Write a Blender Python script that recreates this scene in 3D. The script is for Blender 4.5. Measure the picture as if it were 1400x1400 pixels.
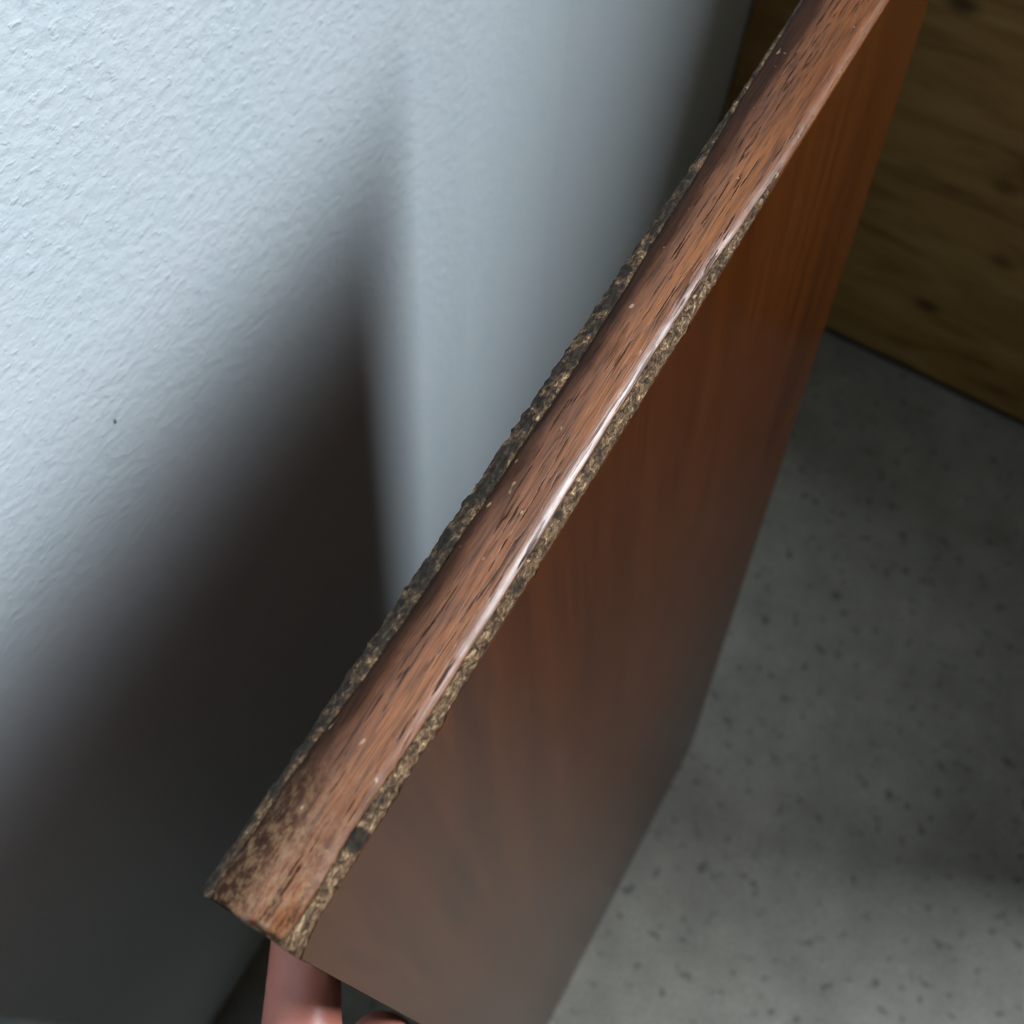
import bpy, bmesh, math, random
from mathutils import Vector, Matrix, noise

scene = bpy.context.scene
for o in list(bpy.data.objects):
    bpy.data.objects.remove(o, do_unlink=True)
C = scene.collection
random.seed(7)

# ------------------------------------------------------------------ camera
cam_data = bpy.data.cameras.new('camera')
cam = bpy.data.objects.new('camera', cam_data)
C.objects.link(cam)
right = Vector((0.8637163, 0.5024727, 0.0389265))
down = Vector((0.4686112, -0.7722810, -0.4289354))
fwd = Vector((-0.1854662, 0.3887199, -0.9024960))
M = Matrix((right, -down, -fwd)).transposed().to_4x4()
M.translation = Vector((0.20255, 0.00410, 1.10891))
cam.matrix_world = M
cam_data.sensor_width = 36.0
cam_data.sensor_fit = 'HORIZONTAL'
cam_data.lens = 1507.0 / 1400.0 * 36.0
cam_data.clip_start = 0.01
cam_data.dof.use_dof = True
cam_data.dof.focus_distance = 0.255
cam_data.dof.aperture_fstop = 17.0
scene.camera = cam

# ------------------------------------------------------------------ sky and exposure
SKY = 31.0
world = bpy.data.worlds.new('world')
scene.world = world
world.use_nodes = True
wn = world.node_tree
wn.nodes.clear()
w_out = wn.nodes.new('ShaderNodeOutputWorld')
w_bg = wn.nodes.new('ShaderNodeBackground')
w_tc = wn.nodes.new('ShaderNodeTexCoord')
w_sep = wn.nodes.new('ShaderNodeSeparateXYZ')
w_ramp = wn.nodes.new('ShaderNodeValToRGB')
w_ramp.color_ramp.elements[0].position = 0.47
w_ramp.color_ramp.elements[0].color = (0.10, 0.10, 0.09, 1)
w_ramp.color_ramp.elements[1].position = 0.53
w_ramp.color_ramp.elements[1].color = (0.87, 0.945, 1.0, 1)
w_map = wn.nodes.new('ShaderNodeMapRange')
w_map.inputs['From Min'].default_value = -1
w_map.inputs['From Max'].default_value = 1
wn.links.new(w_tc.outputs['Generated'], w_sep.inputs[0])
wn.links.new(w_sep.outputs['Z'], w_map.inputs['Value'])
wn.links.new(w_map.outputs[0], w_ramp.inputs[0])
wn.links.new(w_ramp.outputs[0], w_bg.inputs['Color'])
w_bg.inputs['Strength'].default_value = SKY
wn.links.new(w_bg.outputs[0], w_out.inputs['Surface'])

# the window opening in the back wall (x0, x1, z0, z1)
YB = 0.905           # face of the back wall
ZC = 3.0
TB = 0.11            # its thickness
WIN = (1.03, 2.16, 1.70, 2.886)
pl = bpy.data.lights.new('window_portal', 'AREA')
pl.shape = 'RECTANGLE'
pl.size = WIN[1] - WIN[0]
pl.size_y = WIN[3] - WIN[2]
pl.cycles.is_portal = True
po = bpy.data.objects.new('window_portal', pl)
C.objects.link(po)
po.location = ((WIN[0] + WIN[1]) / 2, YB + TB + 0.005, (WIN[2] + WIN[3]) / 2)
po.rotation_euler = (math.radians(-90), 0, 0)

scene.view_settings.view_transform = 'Standard'
scene.view_settings.look = 'None'
scene.view_settings.gamma = 1.0
scene.view_settings.use_curve_mapping = False
scene.view_settings.exposure = 1.0


# ------------------------------------------------------------------ helpers
def lerp_table(tab, x):
    if x <= tab[0][0]:
        return tab[0][1]
    for (a, va), (b, vb) in zip(tab, tab[1:]):
        if x <= b:
            k = (x - a) / (b - a)
            k = k * k * (3 - 2 * k)
            return va + (vb - va) * k
    return tab[-1][1]


def link(name, me, mat, parent=None, smooth=False):
    o = bpy.data.objects.new(name, me)
    C.objects.link(o)
    if mat:
        me.materials.append(mat)
    if parent:
        o.parent = parent
    if smooth:
        me.polygons.foreach_set('use_smooth', [True] * len(me.polygons))
    return o


def from_data(name, vs, fs):
    me = bpy.data.meshes.new(name)
    me.from_pydata([tuple(v) for v in vs], [], fs)
    me.update()
    return me


def box_bm(bm, x0, x1, y0, y1, z0, z1):
    vs = [bm.verts.new(p) for p in ((x0, y0, z0), (x1, y0, z0), (x1, y1, z0), (x0, y1, z0),
                                    (x0, y0, z1), (x1, y0, z1), (x1, y1, z1), (x0, y1, z1))]
    for f in ((0, 3, 2, 1), (4, 5, 6, 7), (0, 1, 5, 4), (1, 2, 6, 5), (2, 3, 7, 6), (3, 0, 4, 7)):
        bm.faces.new([vs[i] for i in f])


def boxes(name, lst, mat, parent=None, bevel=0.0):
    bm = bmesh.new()
    for b in lst:
        box_bm(bm, *b)
    if bevel:
        bmesh.ops.bevel(bm, geom=list(bm.edges), offset=bevel, segments=2, affect='EDGES', profile=0.5)
    me = bpy.data.meshes.new(name)
    bm.to_mesh(me)
    bm.free()
    return link(name, me, mat, parent)


def tag(o, label, cat=None, group=None):
    o['label'] = label
    if cat:
        o['category'] = cat
    if group:
        o['group'] = group
    return o


def structure(o):
    o['kind'] = 'structure'
    return o


def loft(name, sections, mat, parent=None, smooth=True):
    """closed cross-sections (same point count) joined along their length, capped at both ends"""
    n = len(sections[0])
    vs = [p for s in sections for p in s]
    fs = []
    for i in range(len(sections) - 1):
        for j in range(n):
            k = (j + 1) % n
            fs.append((i * n + j, (i + 1) * n + j, (i + 1) * n + k, i * n + k))
    fs.append(tuple(range(n)))
    fs.append(tuple((len(sections) - 1) * n + j for j in reversed(range(n))))
    me = from_data(name, vs, fs)
    bm = bmesh.new()
    bm.from_mesh(me)
    bmesh.ops.recalc_face_normals(bm, faces=bm.faces)
    bm.to_mesh(me)
    bm.free()
    return link(name, me, mat, parent, smooth)


class Mat:
    """small node-graph writer"""
    def __init__(self, name):
        self.m = bpy.data.materials.new(name)
        self.m.use_nodes = True
        self.t = self.m.node_tree
        self.b = self.t.nodes['Principled BSDF']
        self.tc = self.t.nodes.new('ShaderNodeTexCoord')

    def n(self, kind, **kw):
        nd = self.t.nodes.new(kind)
        for k, v in kw.items():
            if hasattr(nd, k):
                setattr(nd, k, v)
            else:
                nd.inputs[k].default_value = v
        return nd

    def l(self, a, b):
        self.t.links.new(a, b)

    def coords(self, scale=(1, 1, 1), rot=(0, 0, 0), loc=(0, 0, 0)):
        mp = self.n('ShaderNodeMapping')
        mp.inputs['Scale'].default_value = scale
        mp.inputs['Rotation'].default_value = rot
        mp.inputs['Location'].default_value = loc
        self.l(self.tc.outputs['Object'], mp.inputs['Vector'])
        return mp.outputs[0]

    def noise(self, vec, scale, detail=4, rough=0.55, dist=0.0):
        nd = self.n('ShaderNodeTexNoise')
        nd.inputs['Scale'].default_value = scale
        nd.inputs['Detail'].default_value = detail
        nd.inputs['Roughness'].default_value = rough
        nd.inputs['Distortion'].default_value = dist
        self.l(vec, nd.inputs['Vector'])
        return nd.outputs['Fac']

    def voronoi(self, vec, scale, feature='F1', rnd=1.0):
        nd = self.n('ShaderNodeTexVoronoi')
        nd.feature = feature
        nd.inputs['Scale'].default_value = scale
        nd.inputs['Randomness'].default_value = rnd
        self.l(vec, nd.inputs['Vector'])
        return nd

    def ramp(self, fac, stops):
        nd = self.n('ShaderNodeValToRGB')
        e = nd.color_ramp.elements
        while len(e) < len(stops):
            e.new(0.5)
        for el, (p, c) in zip(e, stops):
            el.position = p
            el.color = (c, c, c, 1) if isinstance(c, (int, float)) else (*c, 1)
        self.l(fac, nd.inputs[0])
        return nd.outputs[0]

    def mix(self, fac, a, b, mode='MIX'):
        nd = self.n('ShaderNodeMix')
        nd.data_type = 'RGBA'
        nd.blend_type = mode
        for i, v in ((0, fac), (6, a), (7, b)):
            if isinstance(v, (int, float)):
                nd.inputs[i].default_value = v
            elif isinstance(v, tuple):
                nd.inputs[i].default_value = (*v, 1)
            else:
                self.l(v, nd.inputs[i])
        return nd.outputs[2]

    def math(self, op, a, b=0.0):
        nd = self.n('ShaderNodeMath')
        nd.operation = op
        for i, v in enumerate((a, b)):
            if isinstance(v, (int, float)):
                nd.inputs[i].default_value = v
            else:
                self.l(v, nd.inputs[i])
        return nd.outputs[0]

    def bump(self, h, strength, dist):
        nd = self.n('ShaderNodeBump')
        nd.inputs['Strength'].default_value = strength
        nd.inputs['Distance'].default_value = dist
        self.l(h, nd.inputs['Height'])
        self.l(nd.outputs[0], self.b.inputs['Normal'])

    def base(self, c, rough=0.5, spec=0.5):
        if isinstance(c, tuple):
            self.b.inputs['Base Color'].default_value = (*c, 1)
        else:
            self.l(c, self.b.inputs['Base Color'])
        if isinstance(rough, (int, float)):
            self.b.inputs['Roughness'].default_value = rough
        else:
            self.l(rough, self.b.inputs['Roughness'])
        self.b.inputs['Specular IOR Level'].default_value = spec
        return self


# ------------------------------------------------------------------ materials
def mat_plaster():
    a = Mat('painted_plaster')
    v = a.coords((1, 1, 1))
    vs = a.coords((1, 1, 2.1), rot=(math.radians(35), 0, 0))
    tint = a.ramp(a.noise(v, 22, 3), [(0.3, (0.65, 0.735, 0.79)), (0.7, (0.68, 0.745, 0.79))])
    a.base(tint, 0.75, 0.15)
    n1 = a.noise(a.coords((1, 1, 1.35), rot=(math.radians(35), 0, 0)), 170, 3, 0.5, 0.15)
    n2 = a.ramp(a.noise(a.coords((1, 1, 1.5), rot=(math.radians(-20), 0, 0), loc=(0, 3, 1)), 230, 2, 0.5, 0.0), [(0.58, 0.0), (0.82, 1.0)])
    n3 = a.noise(v, 60, 3)
    h = a.math('ADD', a.math('MULTIPLY', n1, 1.5), a.math('MULTIPLY', n2, 0.55))
    h = a.math('ADD', h, a.math('MULTIPLY', n3, 0.6))
    a.bump(h, 0.45, 0.0012)
    return a.m


def mat_floor():
    a = Mat('speckled_floor')
    v = a.coords()
    cloud = a.ramp(a.noise(v, 16, 5, 0.6), [(0.28, (0.262, 0.252, 0.215)), (0.72, (0.39, 0.378, 0.325))])
    sp = a.noise(v, 75, 2, 0.5, 0.2)
    speck = a.ramp(sp, [(0.61, 0.0), (0.70, 1.0)])
    lt = a.ramp(a.noise(a.coords(loc=(3, 1, 0)), 60, 2, 0.5), [(0.66, 0.0), (0.78, 1.0)])
    c = a.mix(a.math('MULTIPLY', speck, 0.75), cloud, (0.085, 0.095, 0.085))
    c = a.mix(a.math('MULTIPLY', lt, 0.35), c, (0.55, 0.55, 0.52))
    fine = a.ramp(a.noise(v, 320, 2), [(0.3, 0.78), (0.7, 1.14)])
    c = a.mix(1.0, c, fine, 'MULTIPLY')
    a.base(c, 0.5, 0.35)
    a.bump(a.noise(v, 140, 3), 0.15, 0.0008)
    return a.m


def mat_plywood():
    a = Mat('pine_plywood')
    v = a.coords((1.0, 1.0, 5.5))
    g = a.noise(v, 5.0, 5, 0.6, 1.2)
    c = a.ramp(g, [(0.25, (0.16, 0.080, 0.020)), (0.5, (0.35, 0.20, 0.062)), (0.75, (0.43, 0.27, 0.10))])
    k = a.voronoi(a.coords((1.0, 1.0, 1.7)), 7.5)
    knot = a.ramp(k.outputs['Distance'], [(0.05, 1.0), (0.16, 0.0)])
    c = a.mix(a.math('MULTIPLY', knot, 0.85), c, (0.055, 0.03, 0.012))
    st = a.ramp(a.noise(a.coords((1.4, 1, 4.0)), 8.0, 3, 0.5, 0.6), [(0.60, 0.0), (0.72, 1.0)])
    c = a.mix(a.math('MULTIPLY', st, 0.5), c, (0.13, 0.07, 0.025))
    a.base(c, 0.6, 0.25)
    a.bump(g, 0.2, 0.001)
    return a.m


def mat_chip():
    a = Mat('particleboard')
    v = a.coords((1, 0.55, 1))
    vo = a.voronoi(v, 900)
    tone = a.noise(v, 900, 5, 0.75, 0.8)
    c = a.ramp(tone, [(0.36, (0.020, 0.012, 0.008)), (0.47, (0.10, 0.058, 0.032)), (0.57, (0.23, 0.142, 0.078)),
                      (0.70, (0.72, 0.50, 0.29))])
    sp = a.n('ShaderNodeSeparateXYZ')
    a.l(a.tc.outputs['Object'], sp.inputs[0])
    dn = a.math('SUBTRACT', a.noise(a.coords((1, 1, 1), loc=(0.3, 0, 0)), 170, 3, 0.6, 0.5), a.math('MULTIPLY', a.math('ADD', sp.outputs['X'], 0.012), -6.0))
    dark = a.ramp(dn, [(0.42, 0.88), (0.54, 0.0)])
    c = a.mix(dark, c, (0.022, 0.018, 0.014))
    a.base(c, 0.75, 0.2)
    h = a.math('ADD', a.math('MULTIPLY', vo.outputs['Distance'], 0.8), tone)
    a.bump(h, 0.8, 0.0008)
    return a.m


def mat_lipping():
    a = Mat('teak_lipping')
    v = a.coords((1, 0.04, 1))
    fib = a.noise(v, 2000, 4, 0.65, 0.1)
    big = a.noise(a.coords((1, 0.10, 1)), 200, 4, 0.55, 0.4)
    c = a.ramp(big, [(0.25, (0.118, 0.035, 0.010)), (0.5, (0.205, 0.066, 0.019)), (0.75, (0.28, 0.098, 0.030))])
    c = a.mix(1.0, c, a.ramp(fib, [(0.34, 0.40), (0.5, 0.95), (0.66, 1.30)]), 'MULTIPLY')
    por = a.ramp(a.noise(a.coords((1, 0.055, 1), loc=(0.7, 0, 0)), 1500, 3, 0.55, 0.1), [(0.55, 0.0), (0.59, 1.0)])
    band = a.ramp(a.noise(a.coords((1, 0.08, 1), loc=(0.2, 0, 0)), 330, 2), [(0.42, 0.15), (0.58, 1.0)])
    por = a.math('MULTIPLY', por, band)
    c = a.mix(a.math('MULTIPLY', por, 0.85), c, (0.018, 0.007, 0.004))
    # dark grime and painted shade on the back shoulder, ragged along its length
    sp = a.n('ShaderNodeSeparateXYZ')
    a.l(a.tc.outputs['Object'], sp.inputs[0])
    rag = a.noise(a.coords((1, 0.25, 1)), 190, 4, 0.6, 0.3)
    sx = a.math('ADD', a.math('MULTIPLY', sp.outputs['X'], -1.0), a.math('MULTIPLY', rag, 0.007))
    grime_shade = a.ramp(a.math('MULTIPLY', sx, 30), [(0.43, 0.0), (0.57, 1.0)])
    c = a.mix(a.math('MULTIPLY', grime_shade, 0.85), c, (0.022, 0.011, 0.008))
    # pale scuffs and bare patches near the knocked corner
    sy = a.ramp(a.math('MULTIPLY', a.math('ADD', sp.outputs['Y'], a.math('MULTIPLY', rag, -0.02)), 20),
                [(0.0, 1.0), (0.55, 0.0)])
    sc = a.ramp(a.noise(a.coords((1, 0.6, 1)), 700, 4, 0.7), [(0.44, 0.0), (0.66, 1.0)])
    c = a.mix(a.math('MULTIPLY', a.math('MULTIPLY', sy, sc), 0.6), c, (0.34, 0.20, 0.105))
    dot = a.ramp(a.noise(a.coords((1, 0.6, 1), loc=(2, 3, 1)), 420, 1, 0.4), [(0.74, 0.0), (0.78, 1.0)])
    c = a.mix(a.math('MULTIPLY', dot, 0.5), c, (0.60, 0.42, 0.26))
    rr = a.ramp(fib, [(0.3, 0.50), (0.7, 0.34)])
    rr = a.math('ADD', rr, a.math('MULTIPLY', grime_shade, 0.25))
    a.base(c, rr, 0.5)
    h = a.math('SUBTRACT', fib, a.math('MULTIPLY', por, 0.9))
    a.bump(h, 0.35, 0.0003)
    a.l(a.math('MULTIPLY', a.math('SUBTRACT', 1.0, a.math('MAXIMUM', grime_shade, por)), 0.5), a.b.inputs['Coat Weight'])
    a.l(a.math('SUBTRACT', 0.5, a.math('MULTIPLY', a.math('MAXIMUM', grime_shade, por), 0.38)), a.b.inputs['Specular IOR Level'])
    a.b.inputs['Coat Roughness'].default_value = 0.30
    return a.m


def mat_veneer(name='mahogany_veneer'):
    a = Mat(name)
    v = a.coords((1, 1, 0.06))
    g = a.noise(v, 70, 5, 0.6, 0.5)
    c = a.ramp(g, [(0.25, (0.050, 0.0110, 0.0014)), (0.5, (0.075, 0.0175, 0.0022)), (0.75, (0.097, 0.025, 0.0036))])
    st = a.ramp(a.noise(a.coords((1, 1, 0.09), loc=(0, 0.4, 0)), 28, 3, 0.55, 0.25), [(0.57, 0.0), (0.68, 1.0)])
    c = a.mix(a.math('MULTIPLY', st, 0.62), c, (0.026, 0.007, 0.003))
    fine = a.ramp(a.noise(a.coords((1, 1, 0.04)), 600, 2), [(0.3, 0.82), (0.7, 1.1)])
    c = a.mix(1.0, c, fine, 'MULTIPLY')
    a.base(c, 0.27, 0.5)
    a.bump(a.noise(a.coords((1, 1, 0.05)), 500, 2), 0.06, 0.0003)
    return a.m


def mat_skin():
    a = Mat('skin')
    v = a.coords()
    c = a.ramp(a.noise(v, 60, 4), [(0.3, (0.36, 0.115, 0.080)), (0.7, (0.46, 0.17, 0.125))])
    a.base(c, 0.42, 0.5)
    a.b.inputs['Subsurface Weight'].default_value = 0.15
    a.b.inputs['Subsurface Radius'].default_value = (0.004, 0.0015, 0.0008)
    a.bump(a.noise(v, 700, 3), 0.2, 0.0004)
    return a.m


def mat_plain(name, c1, c2, scale, rough=0.6, spec=0.3, stretch=(1, 1, 1)):
    a = Mat(name)
    c = a.ramp(a.noise(a.coords(stretch), scale, 4), [(0.3, c1), (0.7, c2)])
    a.base(c, rough, spec)
    return a.m


PLASTER = mat_plaster()
FLOOR = mat_floor()
PLY = mat_plywood()
CHIP = mat_chip()
LIP = mat_lipping()
VENEER = mat_veneer()
SKIN = mat_skin()
DARKWOOD = mat_plain('dark_boards', (0.030, 0.022, 0.014), (0.050, 0.036, 0.022), 9, 0.7, 0.2, (1, 1, 0.2))
GAP_SHADE = mat_plain('gap_shade', (0.02, 0.018, 0.015), (0.035, 0.03, 0.025), 60, 0.9, 0.1)  # dark colour standing for the shade in the gap under the plywood
FRAME = mat_plain('window_paint', (0.62, 0.62, 0.60), (0.68, 0.68, 0.66), 30, 0.4, 0.4)
SPECK = mat_plain('dark_fleck', (0.012, 0.013, 0.018), (0.02, 0.02, 0.03), 900, 0.6)
SLEEVE = mat_plain('dark_knit', (0.02, 0.022, 0.028), (0.035, 0.038, 0.045), 500, 0.9, 0.1)
gl = Mat('window_glass')
_tr = gl.n('ShaderNodeBsdfTransparent')
_gs = gl.n('ShaderNodeBsdfGlossy')
_gs.inputs['Roughness'].default_value = 0.02
_mx = gl.n('ShaderNodeMixShader')
_mx.inputs[0].default_value = 0.06
gl.l(_tr.outputs[0], _mx.inputs[1])
gl.l(_gs.outputs[0], _mx.inputs[2])
gl.l(_mx.outputs[0], gl.t.nodes['Material Output'].inputs['Surface'])
GLASS = gl.m

# ------------------------------------------------------------------ the room
X1, Y0 = 3.4, -2.8
structure(boxes('floor', [(-0.2, X1 + 0.2, Y0 - 0.2, YB + TB, -0.08, 0.0)], FLOOR))
structure(boxes('ceiling', [(-0.2, X1 + 0.2, Y0 - 0.2, YB + TB, ZC, ZC + 0.08)], DARKWOOD))
structure(boxes('wall_right', [(X1, X1 + 0.12, Y0, YB + TB, 0, ZC)], DARKWOOD))
structure(boxes('wall_front', [(-0.14, X1 + 0.12, Y0 - 0.12, Y0, 0, ZC)], DARKWOOD))

# the plastered wall, with a faint upright break where its plane turns a little
YK = 0.338
prof = [(Y0, 0.0), (YK - 0.30, 0.0), (YK - 0.004, 0.0), (YK + 0.003, -0.0003), (YK + 0.14, -0.0165), (YB + TB, -0.020)]
vs, fs = [], []
for (y, x) in prof:
    vs += [(x, y, 0), (x, y, ZC), (-0.14, y, ZC), (-0.14, y, 0)]
for i in range(len(prof) - 1):
    for j in range(4):
        k = (j + 1) % 4
        fs.append((i * 4 + j, i * 4 + k, i * 4 + 4 + k, i * 4 + 4 + j))
fs += [(0, 3, 2, 1), tuple(len(vs) - 4 + j for j in range(4))]
wl = structure(link('wall_left', from_data('wall_left', vs, fs), PLASTER))
bm = bmesh.new(); bm.from_mesh(wl.data); bmesh.ops.recalc_face_normals(bm, faces=bm.faces); bm.to_mesh(wl.data); bm.free()

# a tiny dark fleck stuck to the plaster
bm = bmesh.new()
bmesh.ops.create_icosphere(bm, subdivisions=2, radius=1.0)
for v_ in bm.verts:
    v_.co = Vector((v_.co.x * 0.0003, v_.co.y * 0.0005 + v_.co.z * 0.0002, v_.co.z * 0.0012 * (1 + 0.3 * v_.co.y)))
me = bpy.data.meshes.new('paint_fleck'); bm.to_mesh(me); bm.free()
fl = link('paint_fleck', me, SPECK, wl)
fl.location = (0.0001, 0.1067, 0.7754)
fl['label'] = 'tiny black fleck on the pale plaster'

# back wall with the window opening
wx0, wx1, wz0, wz1 = WIN
YW = YB + TB
nx0, nx1, nz1 = 0.66, 2.40, 2.95      # the recess that holds the window, above a deep ledge
wb = structure(boxes('wall_back', [(-0.14, nx0, YB, YW, 0, ZC), (nx1, X1, YB, YW, 0, ZC),
                                   (nx0, nx1, YB, YW, 0, wz0), (nx0, nx1, YB, YW, nz1, ZC),
                                   (nx0, wx0, YW - 0.012, YW, wz0, nz1), (wx1, nx1, YW - 0.012, YW, wz0, nz1),
                                   (wx0, wx1, YW - 0.012, YW, wz1, nz1)], DARKWOOD))
# plywood sheets lining the lower part, lifted a few millimetres off the floor
XL = -0.0192
sheet_w = 0.62
for i in range(3):
    s = boxes('plywood_sheet', [(0, sheet_w, -0.015, 0, 0.012, 1.05)], PLY, wb, 0.0008)
    s.location = (XL + 0.002 + i * (sheet_w + 0.004), YB, 0)
    if i == 0:
        s['label'] = 'rough pine plywood with dark knots'
boxes('gap_shade_strip', [(XL, 1.88, YB - 0.012, YB, 0.0, 0.0119)], GAP_SHADE, wb)  # dark strip painting the shade in the gap below the sheets

structure(boxes('shade_partition', [(0.80, 0.84, 0.49, YB - 0.016, 0, 1.08)], DARKWOOD, None, 0.002))  # unseen panel, added to shade the floor near the plywood

ya, yb, fw = YW - 0.02, YW - 0.004, 0.02
wf = boxes('window_1', [(wx0, wx0 + fw, ya, yb, wz0, wz1), (wx1 - fw, wx1, ya, yb, wz0, wz1),
                        (wx0 + fw, wx1 - fw, ya, yb, wz0, wz0 + fw), (wx0 + fw, wx1 - fw, ya, yb, wz1 - fw, wz1)], FRAME)
structure(wf)
boxes('pane', [(wx0 + 0.015, wx1 - 0.015, ya + 0.006, ya + 0.010, wz0 + 0.015, wz1 - 0.015)], GLASS, wf)

# ------------------------------------------------------------------ the wooden board
W, L, T = 0.348, 0.90564, 0.022
ZU = 0.1923
LEAN = -0.1037
board = bpy.data.objects.new('wooden_board', None)
C.objects.link(board)
Bx = 0.17 + L * 0.10351
board.location = (Bx, 0.0, 0.0)
board.rotation_euler = (0, LEAN, 0)
tag(board, 'reddish brown veneered wooden board standing on end, worn top edge showing chipboard', 'board')
ZB = 0.0026          # underside, clear of the floor

CL = [(0, .10), (.12, .12), (.33, .19), (.71, .20), (1.0, .14), (1.22, .07), (1.45, .025), (1.81, .02)]
CR = [(0, .10), (.10, .12), (.33, .09), (.71, .12), (.90, .10), (1.0, .05), (1.12, .012), (1.81, .010)]


def fn(x, y, z, s, o=3, seed=0.0):
    v, amp, p = 0.0, 1.0, Vector((x * s + seed, y * s - seed * 1.7, z * s + 5.1))
    for _ in range(o):
        v += amp * noise.noise(p)
        p = p * 2.03
        amp *= 0.5
    return v


def cl(y):
    return T * max(0.012, lerp_table(CL, y / ZU) * (1 + 0.10 * fn(0, y, 0, 45, 2, 3)))


def cr(y):
    return T * max(0.006, lerp_table(CR, y / ZU) * (1 + 0.16 * fn(0, y, 0, 60, 2, 9)))


FRONT_IN = 0.0007     # thickness of the face veneers


def core_section(y, end=0.0):
    a, b = cr(y), cl(y)
    pts = []
    x_f = -FRONT_IN
    x_b = -T + FRONT_IN
    ragR = min(1.0, a / 0.0012)
    ragL = min(1.0, b / 0.0015)
    pts.append((x_f, y, ZB))
    # broken front arris: from the face up to the lipping
    nR = 7
    for i in range(nR):
        k = i / (nR - 1)
        x = 0.0 - k * a if a > FRONT_IN else x_f - k * 0.0003
        x = min(x, -0.00025 + 0.0)
        zz = L - 0.0019 * (1 - k) ** 1.4 * ragR - 0.0005
        zz += ragR * 0.00055 * fn(x, y, 0, 900, 3, 1) * (0.4 + 0.6 * math.sin(math.pi * min(1, k + 0.2)))
        x += ragR * 0.00035 * fn(x, y, 4, 700, 3, 2) * (1 - k)
        pts.append((x, y, zz))
    # bed under the lipping
    pts.append((-a - 0.0016, y, L - 0.0022))
    pts.append((-T + b + 0.0016, y, L - 0.0022))
    # broken back arris
    nL = 10
    for i in range(nL):
        k = i / (nL - 1)
        x = -T + b * (1 - k)
        zz = L - 0.0010 - 0.0022 * k ** 1.6 * ragL
        zz += ragL * 0.0006 * fn(x, y, 0, 520, 4, 6)
        if k > 0.5:
            x -= ragL * 0.00045 * fn(0, y, k, 430, 4, 12) * (k - 0.5) * 2 - 0.0002
        pts.append((x, y, zz))
    pts.append((x_b, y, L - 0.0065))
    pts.append((x_b, y, ZB))
    return pts


N = 420
secs = []
for i in range(N + 1):
    y = W * i / N
    s = core_section(y)
    if i == 0 or i == N:
        s = [(x, y_ + (0.0004 * fn(x, 0, z, 500, 3, 8)), z) for (x, y_, z) in s]
    secs.append(s)
core = loft('particleboard_core', secs, CHIP, board, smooth=True)
core['label'] = 'crumbly raw particleboard along both sides of the top edge'

# rounded lipping on the top end
secs = []
NS = 26
for i in range(N + 1):
    y = W * i / N
    a, b = cr(y), cl(y)
    x0, x1 = -a, -T + b
    wd = x0 - x1
    rR = min(0.0050, wd * 0.36)
    rL = min(0.0062, wd * 0.42)
    dR, dL = 0.0026, 0.0034
    top = L + 0.0008 + 0.00012 * fn(0, y, 0, 30, 2, 4)
    sec = [(x1 + 0.0004, y, L - 0.0040), (x0 - 0.0004, y, L - 0.0040)]
    for j in range(11):          # front shoulder
        t = math.pi / 2 * j / 10
        sec.append((x0 - rR + rR * math.cos(t), y, top - dR + dR * math.sin(t)))
    for j in range(1, 8):
        k = j / 8
        x = x0 - rR + (x1 + rL - x0 + rR) * k
        sec.append((x, y, top + 0.00025 * math.sin(math.pi * k)))
    for j in range(13):
        t = math.pi / 2 * (1 - j / 12)
        sec.append((x1 + rL - rL * math.cos(t), y, top - dL + dL * math.sin(t)))
    # dents, wear and the knocked near end
    out = []
    wear = max(0.0, 1 - y / 0.010)
    for (x, yy, z) in sec:
        d = 0.00006 * fn(x, y, 0, 260, 3, 15)
        if z > L - 0.0035:
            z = z + d - wear * wear * (0.0011 + 0.0009 * fn(x, 0, 0, 420, 3, 5))
        if i == 0:
            yy = yy + 0.0006 + 0.0009 * fn(x, 0, z, 300, 3, 11)
        out.append((x, yy, z))
    secs.append(out)
lip = loft('edge_lipping', secs, LIP, board, smooth=True)
lip['label'] = 'warm brown teak strip with dark pores along the top edge'


# face veneers: thin sheets with a chipped top line
def veneer_sheet(name, xa, xb, depth_fn, mat):
    secs = []
    for i in range(N + 1):
        y = W * i / N
        zt = L - depth_fn(y)
        zc = zt - 0.02
        secs.append([(xa, y, ZB), (xb, y, ZB), (xb, y, 0.30), (xb, y, 0.6), (xb, y, zc), (xb, y, zt), (xa, y, zt),
                     (xa, y, zc), (xa, y, 0.6), (xa, y, 0.30)])
    return loft(name, secs, mat, board, smooth=False)


def front_depth(y):
    k = min(1.0, cr(y) / 0.0015)
    chip = max(0.0, fn(0, y, 0, 130, 3, 21)) ** 2 * 0.003
    return 0.0013 + k * (0.0016 + 0.0005 * fn(0, y, 0, 420, 4, 22) + chip) + 0.004 * max(0, 1 - y / 0.006) ** 2


def back_depth(y):
    k = min(1.0, cl(y) / 0.0015)
    return 0.0045 + k * (0.003 + 0.0015 * fn(0, y, 0, 200, 4, 31))


fv = veneer_sheet('face_veneer', -FRONT_IN, 0.0, front_depth, VENEER)
fv['label'] = 'glossy dark mahogany veneer face'
veneer_sheet('back_veneer', -T, -T + FRONT_IN, back_depth, VENEER)

# ------------------------------------------------------------------ the hand holding the board
person = bpy.data.objects.new('person', None)
C.objects.link(person)
person.location = (0.41, -0.37, 0.0)
tag(person, 'person whose bare thumb and fingers steady the near side edge of the board', 'person')


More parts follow.
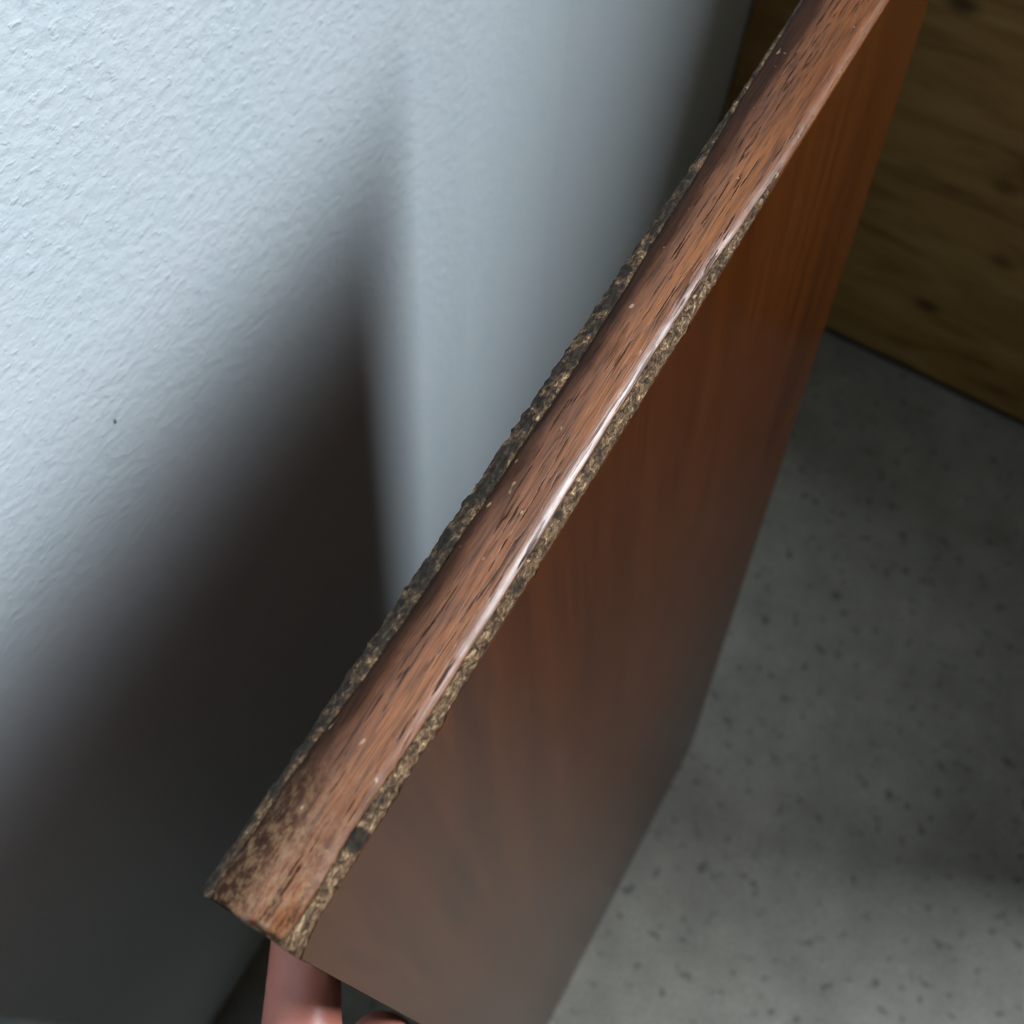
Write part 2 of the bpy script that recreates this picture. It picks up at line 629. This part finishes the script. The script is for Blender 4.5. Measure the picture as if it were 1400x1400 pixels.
def capsule(bm, p, q, r0, r1, seg=14):
    p, q = Vector(p), Vector(q)
    d = (q - p)
    ln = d.length
    d.normalize()
    a = d.orthogonal().normalized()
    b = d.cross(a)
    rings = []
    for t in range(1, 5):
        th = math.pi / 2 * (1 - t / 4)
        rings.append((p - d * r0 * math.sin(th), r0 * math.cos(th)))
    for t in range(0, 4):
        th = math.pi / 2 * t / 4
        rings.append((q + d * r1 * math.sin(th), r1 * math.cos(th)))
    vr = []
    for c, r in rings:
        vr.append([bm.verts.new(c + (a * math.cos(2 * math.pi * k / seg) + b * math.sin(2 * math.pi * k / seg)) * r)
                   for k in range(seg)])
    tip0 = bm.verts.new(p - d * r0)
    tip1 = bm.verts.new(q + d * r1)
    for i in range(len(vr) - 1):
        for k in range(seg):
            k2 = (k + 1) % seg
            bm.faces.new((vr[i][k], vr[i][k2], vr[i + 1][k2], vr[i + 1][k]))
    for k in range(seg):
        k2 = (k + 1) % seg
        bm.faces.new((tip0, vr[0][k2], vr[0][k]))
        bm.faces.new((tip1, vr[-1][k], vr[-1][k2]))


def chain(bm, pts):
    for (p, r0), (q, r1) in zip(pts, pts[1:]):
        capsule(bm, p, q, r0, r1)


bm = bmesh.new()
# thumb along the back corner of the side edge
chain(bm, [((0.190, -0.120, 0.722), 0.019), ((0.182, -0.066, 0.748), 0.0155), ((0.1670, -0.025, 0.765), 0.0122),
           ((0.1500, 0.002, 0.765), 0.0102), ((0.1525, 0.016, 0.763), 0.0088)])
# four fingers curled so that their middle joints rest on the side edge
for i, (z, ln, r) in enumerate(((0.731, 1.0, 0.0098), (0.708, 1.04, 0.0098), (0.686, 1.0, 0.0093), (0.667, 0.90, 0.0082))):
    y0 = -0.084 + 0.004 * i
    chain(bm, [((0.163, y0 - 0.03, z * 0.7 + 0.700 * 0.3), r * 1.25), ((0.160, y0, z), r * 1.15),
               ((0.181, -0.0106 + (0.0098 - r) - 0.006 * (1.04 - ln), z - 0.002), r), ((0.206, -0.032, z - 0.005), r * 0.92),
               ((0.206, -0.050, z - 0.005), r * 0.80)])
# palm, wrist and forearm
for z in (0.728, 0.706, 0.686, 0.668):
    chain(bm, [((0.165, -0.082, z), 0.0125), ((0.182, -0.165, 0.693 + (z - 0.70) * 0.55), 0.0165)])
    chain(bm, [((0.185, -0.095, z), 0.0125), ((0.190, -0.165, 0.693 + (z - 0.70) * 0.55), 0.0165)])
chain(bm, [((0.187, -0.165, 0.705), 0.021), ((0.205, -0.25, 0.76), 0.027), ((0.185, -0.310, 0.990), 0.038),
           ((0.185, -0.330, 1.040), 0.042), ((0.225, -0.360, 1.320), 0.050)])
chain(bm, [((0.187, -0.165, 0.682), 0.021), ((0.205, -0.25, 0.745), 0.026)])
# shoulders, chest, belly, hips
chain(bm, [((0.225, -0.360, 1.330), 0.056), ((0.400, -0.365, 1.360), 0.075), ((0.580, -0.370, 1.330), 0.056)])
for x in (0.36, 0.45, 0.54):
    chain(bm, [((x - 0.05, -0.31, 1.27), 0.098), ((0.45 + (x - 0.45) * 0.75 - 0.05, -0.32, 1.08), 0.092), ((x - 0.05, -0.33, 0.92), 0.10)])
# other arm hanging at the side, with its hand
chain(bm, [((0.580, -0.370, 1.320), 0.050), ((0.650, -0.390, 1.040), 0.041), ((0.665, -0.330, 0.810), 0.026), ((0.665, -0.315, 0.770), 0.024)])
for k, (dy, ln) in enumerate(((0.030, 0.078), (0.010, 0.086), (-0.010, 0.080), (-0.028, 0.062))):
    chain(bm, [((0.663, -0.315 + dy * 0.6, 0.775), 0.014), ((0.658, -0.310 + dy, 0.715), 0.011), ((0.650, -0.302 + dy, 0.715 - ln * 0.55), 0.0088),
               ((0.640, -0.298 + dy, 0.715 - ln), 0.0075)])
chain(bm, [((0.655, -0.295, 0.765), 0.014), ((0.645, -0.268, 0.735), 0.011), ((0.638, -0.262, 0.705), 0.009)])
# neck and bowed head with nose, brow, chin and ears
chain(bm, [((0.400, -0.345, 1.380), 0.060), ((0.390, -0.310, 1.470), 0.055)])
chain(bm, [((0.385, -0.295, 1.575), 0.088), ((0.380, -0.255, 1.600), 0.086)])
chain(bm, [((0.385, -0.260, 1.520), 0.066), ((0.382, -0.215, 1.485), 0.040)])
chain(bm, [((0.378, -0.177, 1.575), 0.011), ((0.378, -0.162, 1.530), 0.015)])
chain(bm, [((0.348, -0.188, 1.590), 0.014), ((0.408, -0.188, 1.590), 0.014)])
chain(bm, [((0.362, -0.186, 1.497), 0.009), ((0.396, -0.186, 1.497), 0.009)])
for sx in (-1, 1):
    chain(bm, [((0.385 + sx * 0.088, -0.29, 1.565), 0.013), ((0.385 + sx * 0.092, -0.295, 1.525), 0.011)])


def body_mesh(name, bm, mat, voxel, iters=6):
    me = bpy.data.meshes.new(name)
    bm.to_mesh(me)
    bm.free()
    me.transform(Matrix.Translation(-Vector(person.location)))
    o = link(name, me, mat, person, True)
    rm = o.modifiers.new('remesh', 'REMESH')
    rm.mode = 'VOXEL'
    rm.voxel_size = voxel
    rm.use_smooth_shade = True
    sm = o.modifiers.new('smooth', 'SMOOTH')
    sm.factor = 0.5
    sm.iterations = iters
    return o


body_mesh('body', bm, SKIN, 0.0021, 5)

# clothes: a dark sweater with sleeves pushed to the forearm, trousers, shoes; short hair
bm = bmesh.new()
chain(bm, [((0.195, -0.285, 0.880), 0.043), ((0.187, -0.320, 1.020), 0.050), ((0.225, -0.360, 1.320), 0.062)])
chain(bm, [((0.664, -0.350, 0.885), 0.040), ((0.650, -0.390, 1.040), 0.050), ((0.580, -0.370, 1.320), 0.062)])
chain(bm, [((0.225, -0.360, 1.330), 0.066), ((0.400, -0.365, 1.360), 0.086), ((0.580, -0.370, 1.330), 0.066)])
for x in (0.36, 0.45, 0.54):
    chain(bm, [((x - 0.05, -0.31, 1.27), 0.110), ((0.45 + (x - 0.45) * 0.8 - 0.05, -0.32, 1.08), 0.106), ((x - 0.05, -0.33, 0.95), 0.112)])
body_mesh('sweater', bm, SLEEVE, 0.008, 8)
# unseen skirt shape added to block light bouncing off the floor, with soft folds
secs = []
for i in range(15):
    k = i / 14
    z = 0.98 - 0.80 * k
    cx, cy = 0.41 + 0.03 * k, -0.315 + 0.105 * k ** 0.7
    rx, ry = 0.20 + 0.075 * k, 0.125 + 0.025 * k
    ring = []
    for j in range(48):
        t = 2 * math.pi * j / 48
        f = 1 + 0.035 * k * math.sin(7 * t + 1.3) - 0.02 * k
        ring.append((cx + rx * f * math.cos(t) - person.location.x, cy + ry * f * math.sin(t) - person.location.y, z))
    secs.append(ring)
loft('bounce_blocker', secs, SLEEVE, person)
TROUSER = mat_plain('dark_denim', (0.012, 0.014, 0.020), (0.022, 0.025, 0.034), 400, 0.9, 0.1)
bm = bmesh.new()
chain(bm, [((0.320, -0.330, 0.930), 0.112), ((0.500, -0.330, 0.930), 0.112)])
chain(bm, [((0.325, -0.300, 0.880), 0.100), ((0.310, -0.205, 0.500), 0.062), ((0.300, -0.190, 0.120), 0.052)])
chain(bm, [((0.495, -0.300, 0.880), 0.100), ((0.520, -0.225, 0.500), 0.062), ((0.530, -0.210, 0.120), 0.052)])
body_mesh('trousers', bm, TROUSER, 0.008, 8)
SHOE = mat_plain('black_leather', (0.012, 0.011, 0.010), (0.02, 0.018, 0.016), 300, 0.5, 0.4)
for x, y in ((0.30, -0.200), (0.53, -0.220)):
    bm = bmesh.new()
    chain(bm, [((x, y - 0.04, 0.046), 0.040), ((x, y + 0.09, 0.044), 0.038), ((x, y + 0.16, 0.038), 0.032)])
    chain(bm, [((x, y - 0.01, 0.10), 0.045), ((x, y, 0.06), 0.044)])
    for v_ in bm.verts:
        v_.co.z = max(v_.co.z, 0.001)
    body_mesh('shoe', bm, SHOE, 0.006, 3)
HAIR = mat_plain('dark_hair', (0.015, 0.010, 0.007), (0.03, 0.02, 0.013), 300, 0.6, 0.3, (1, 0.2, 1))
bm = bmesh.new()
chain(bm, [((0.385, -0.315, 1.585), 0.092), ((0.382, -0.265, 1.618), 0.086)])
chain(bm, [((0.385, -0.330, 1.560), 0.084), ((0.386, -0.335, 1.500), 0.062)])
body_mesh('hair', bm, HAIR, 0.005, 6)

# thumbnail
bm = bmesh.new()
bmesh.ops.create_uvsphere(bm, u_segments=16, v_segments=10, radius=1.0)
for v_ in bm.verts:
    v_.co = Vector((v_.co.x * 0.0065, v_.co.y * 0.0075, v_.co.z * 0.0016))
me = bpy.data.meshes.new('thumbnail')
bm.to_mesh(me)
bm.free()
NAIL = mat_plain('nail', (0.62, 0.33, 0.28), (0.68, 0.38, 0.32), 200, 0.25, 0.5)
nail = link('thumbnail', me, NAIL, person, True)
nail.location = Vector((0.1455, 0.016, 0.7695)) - Vector(person.location)
nail.rotation_euler = (0, math.radians(-50), 0)
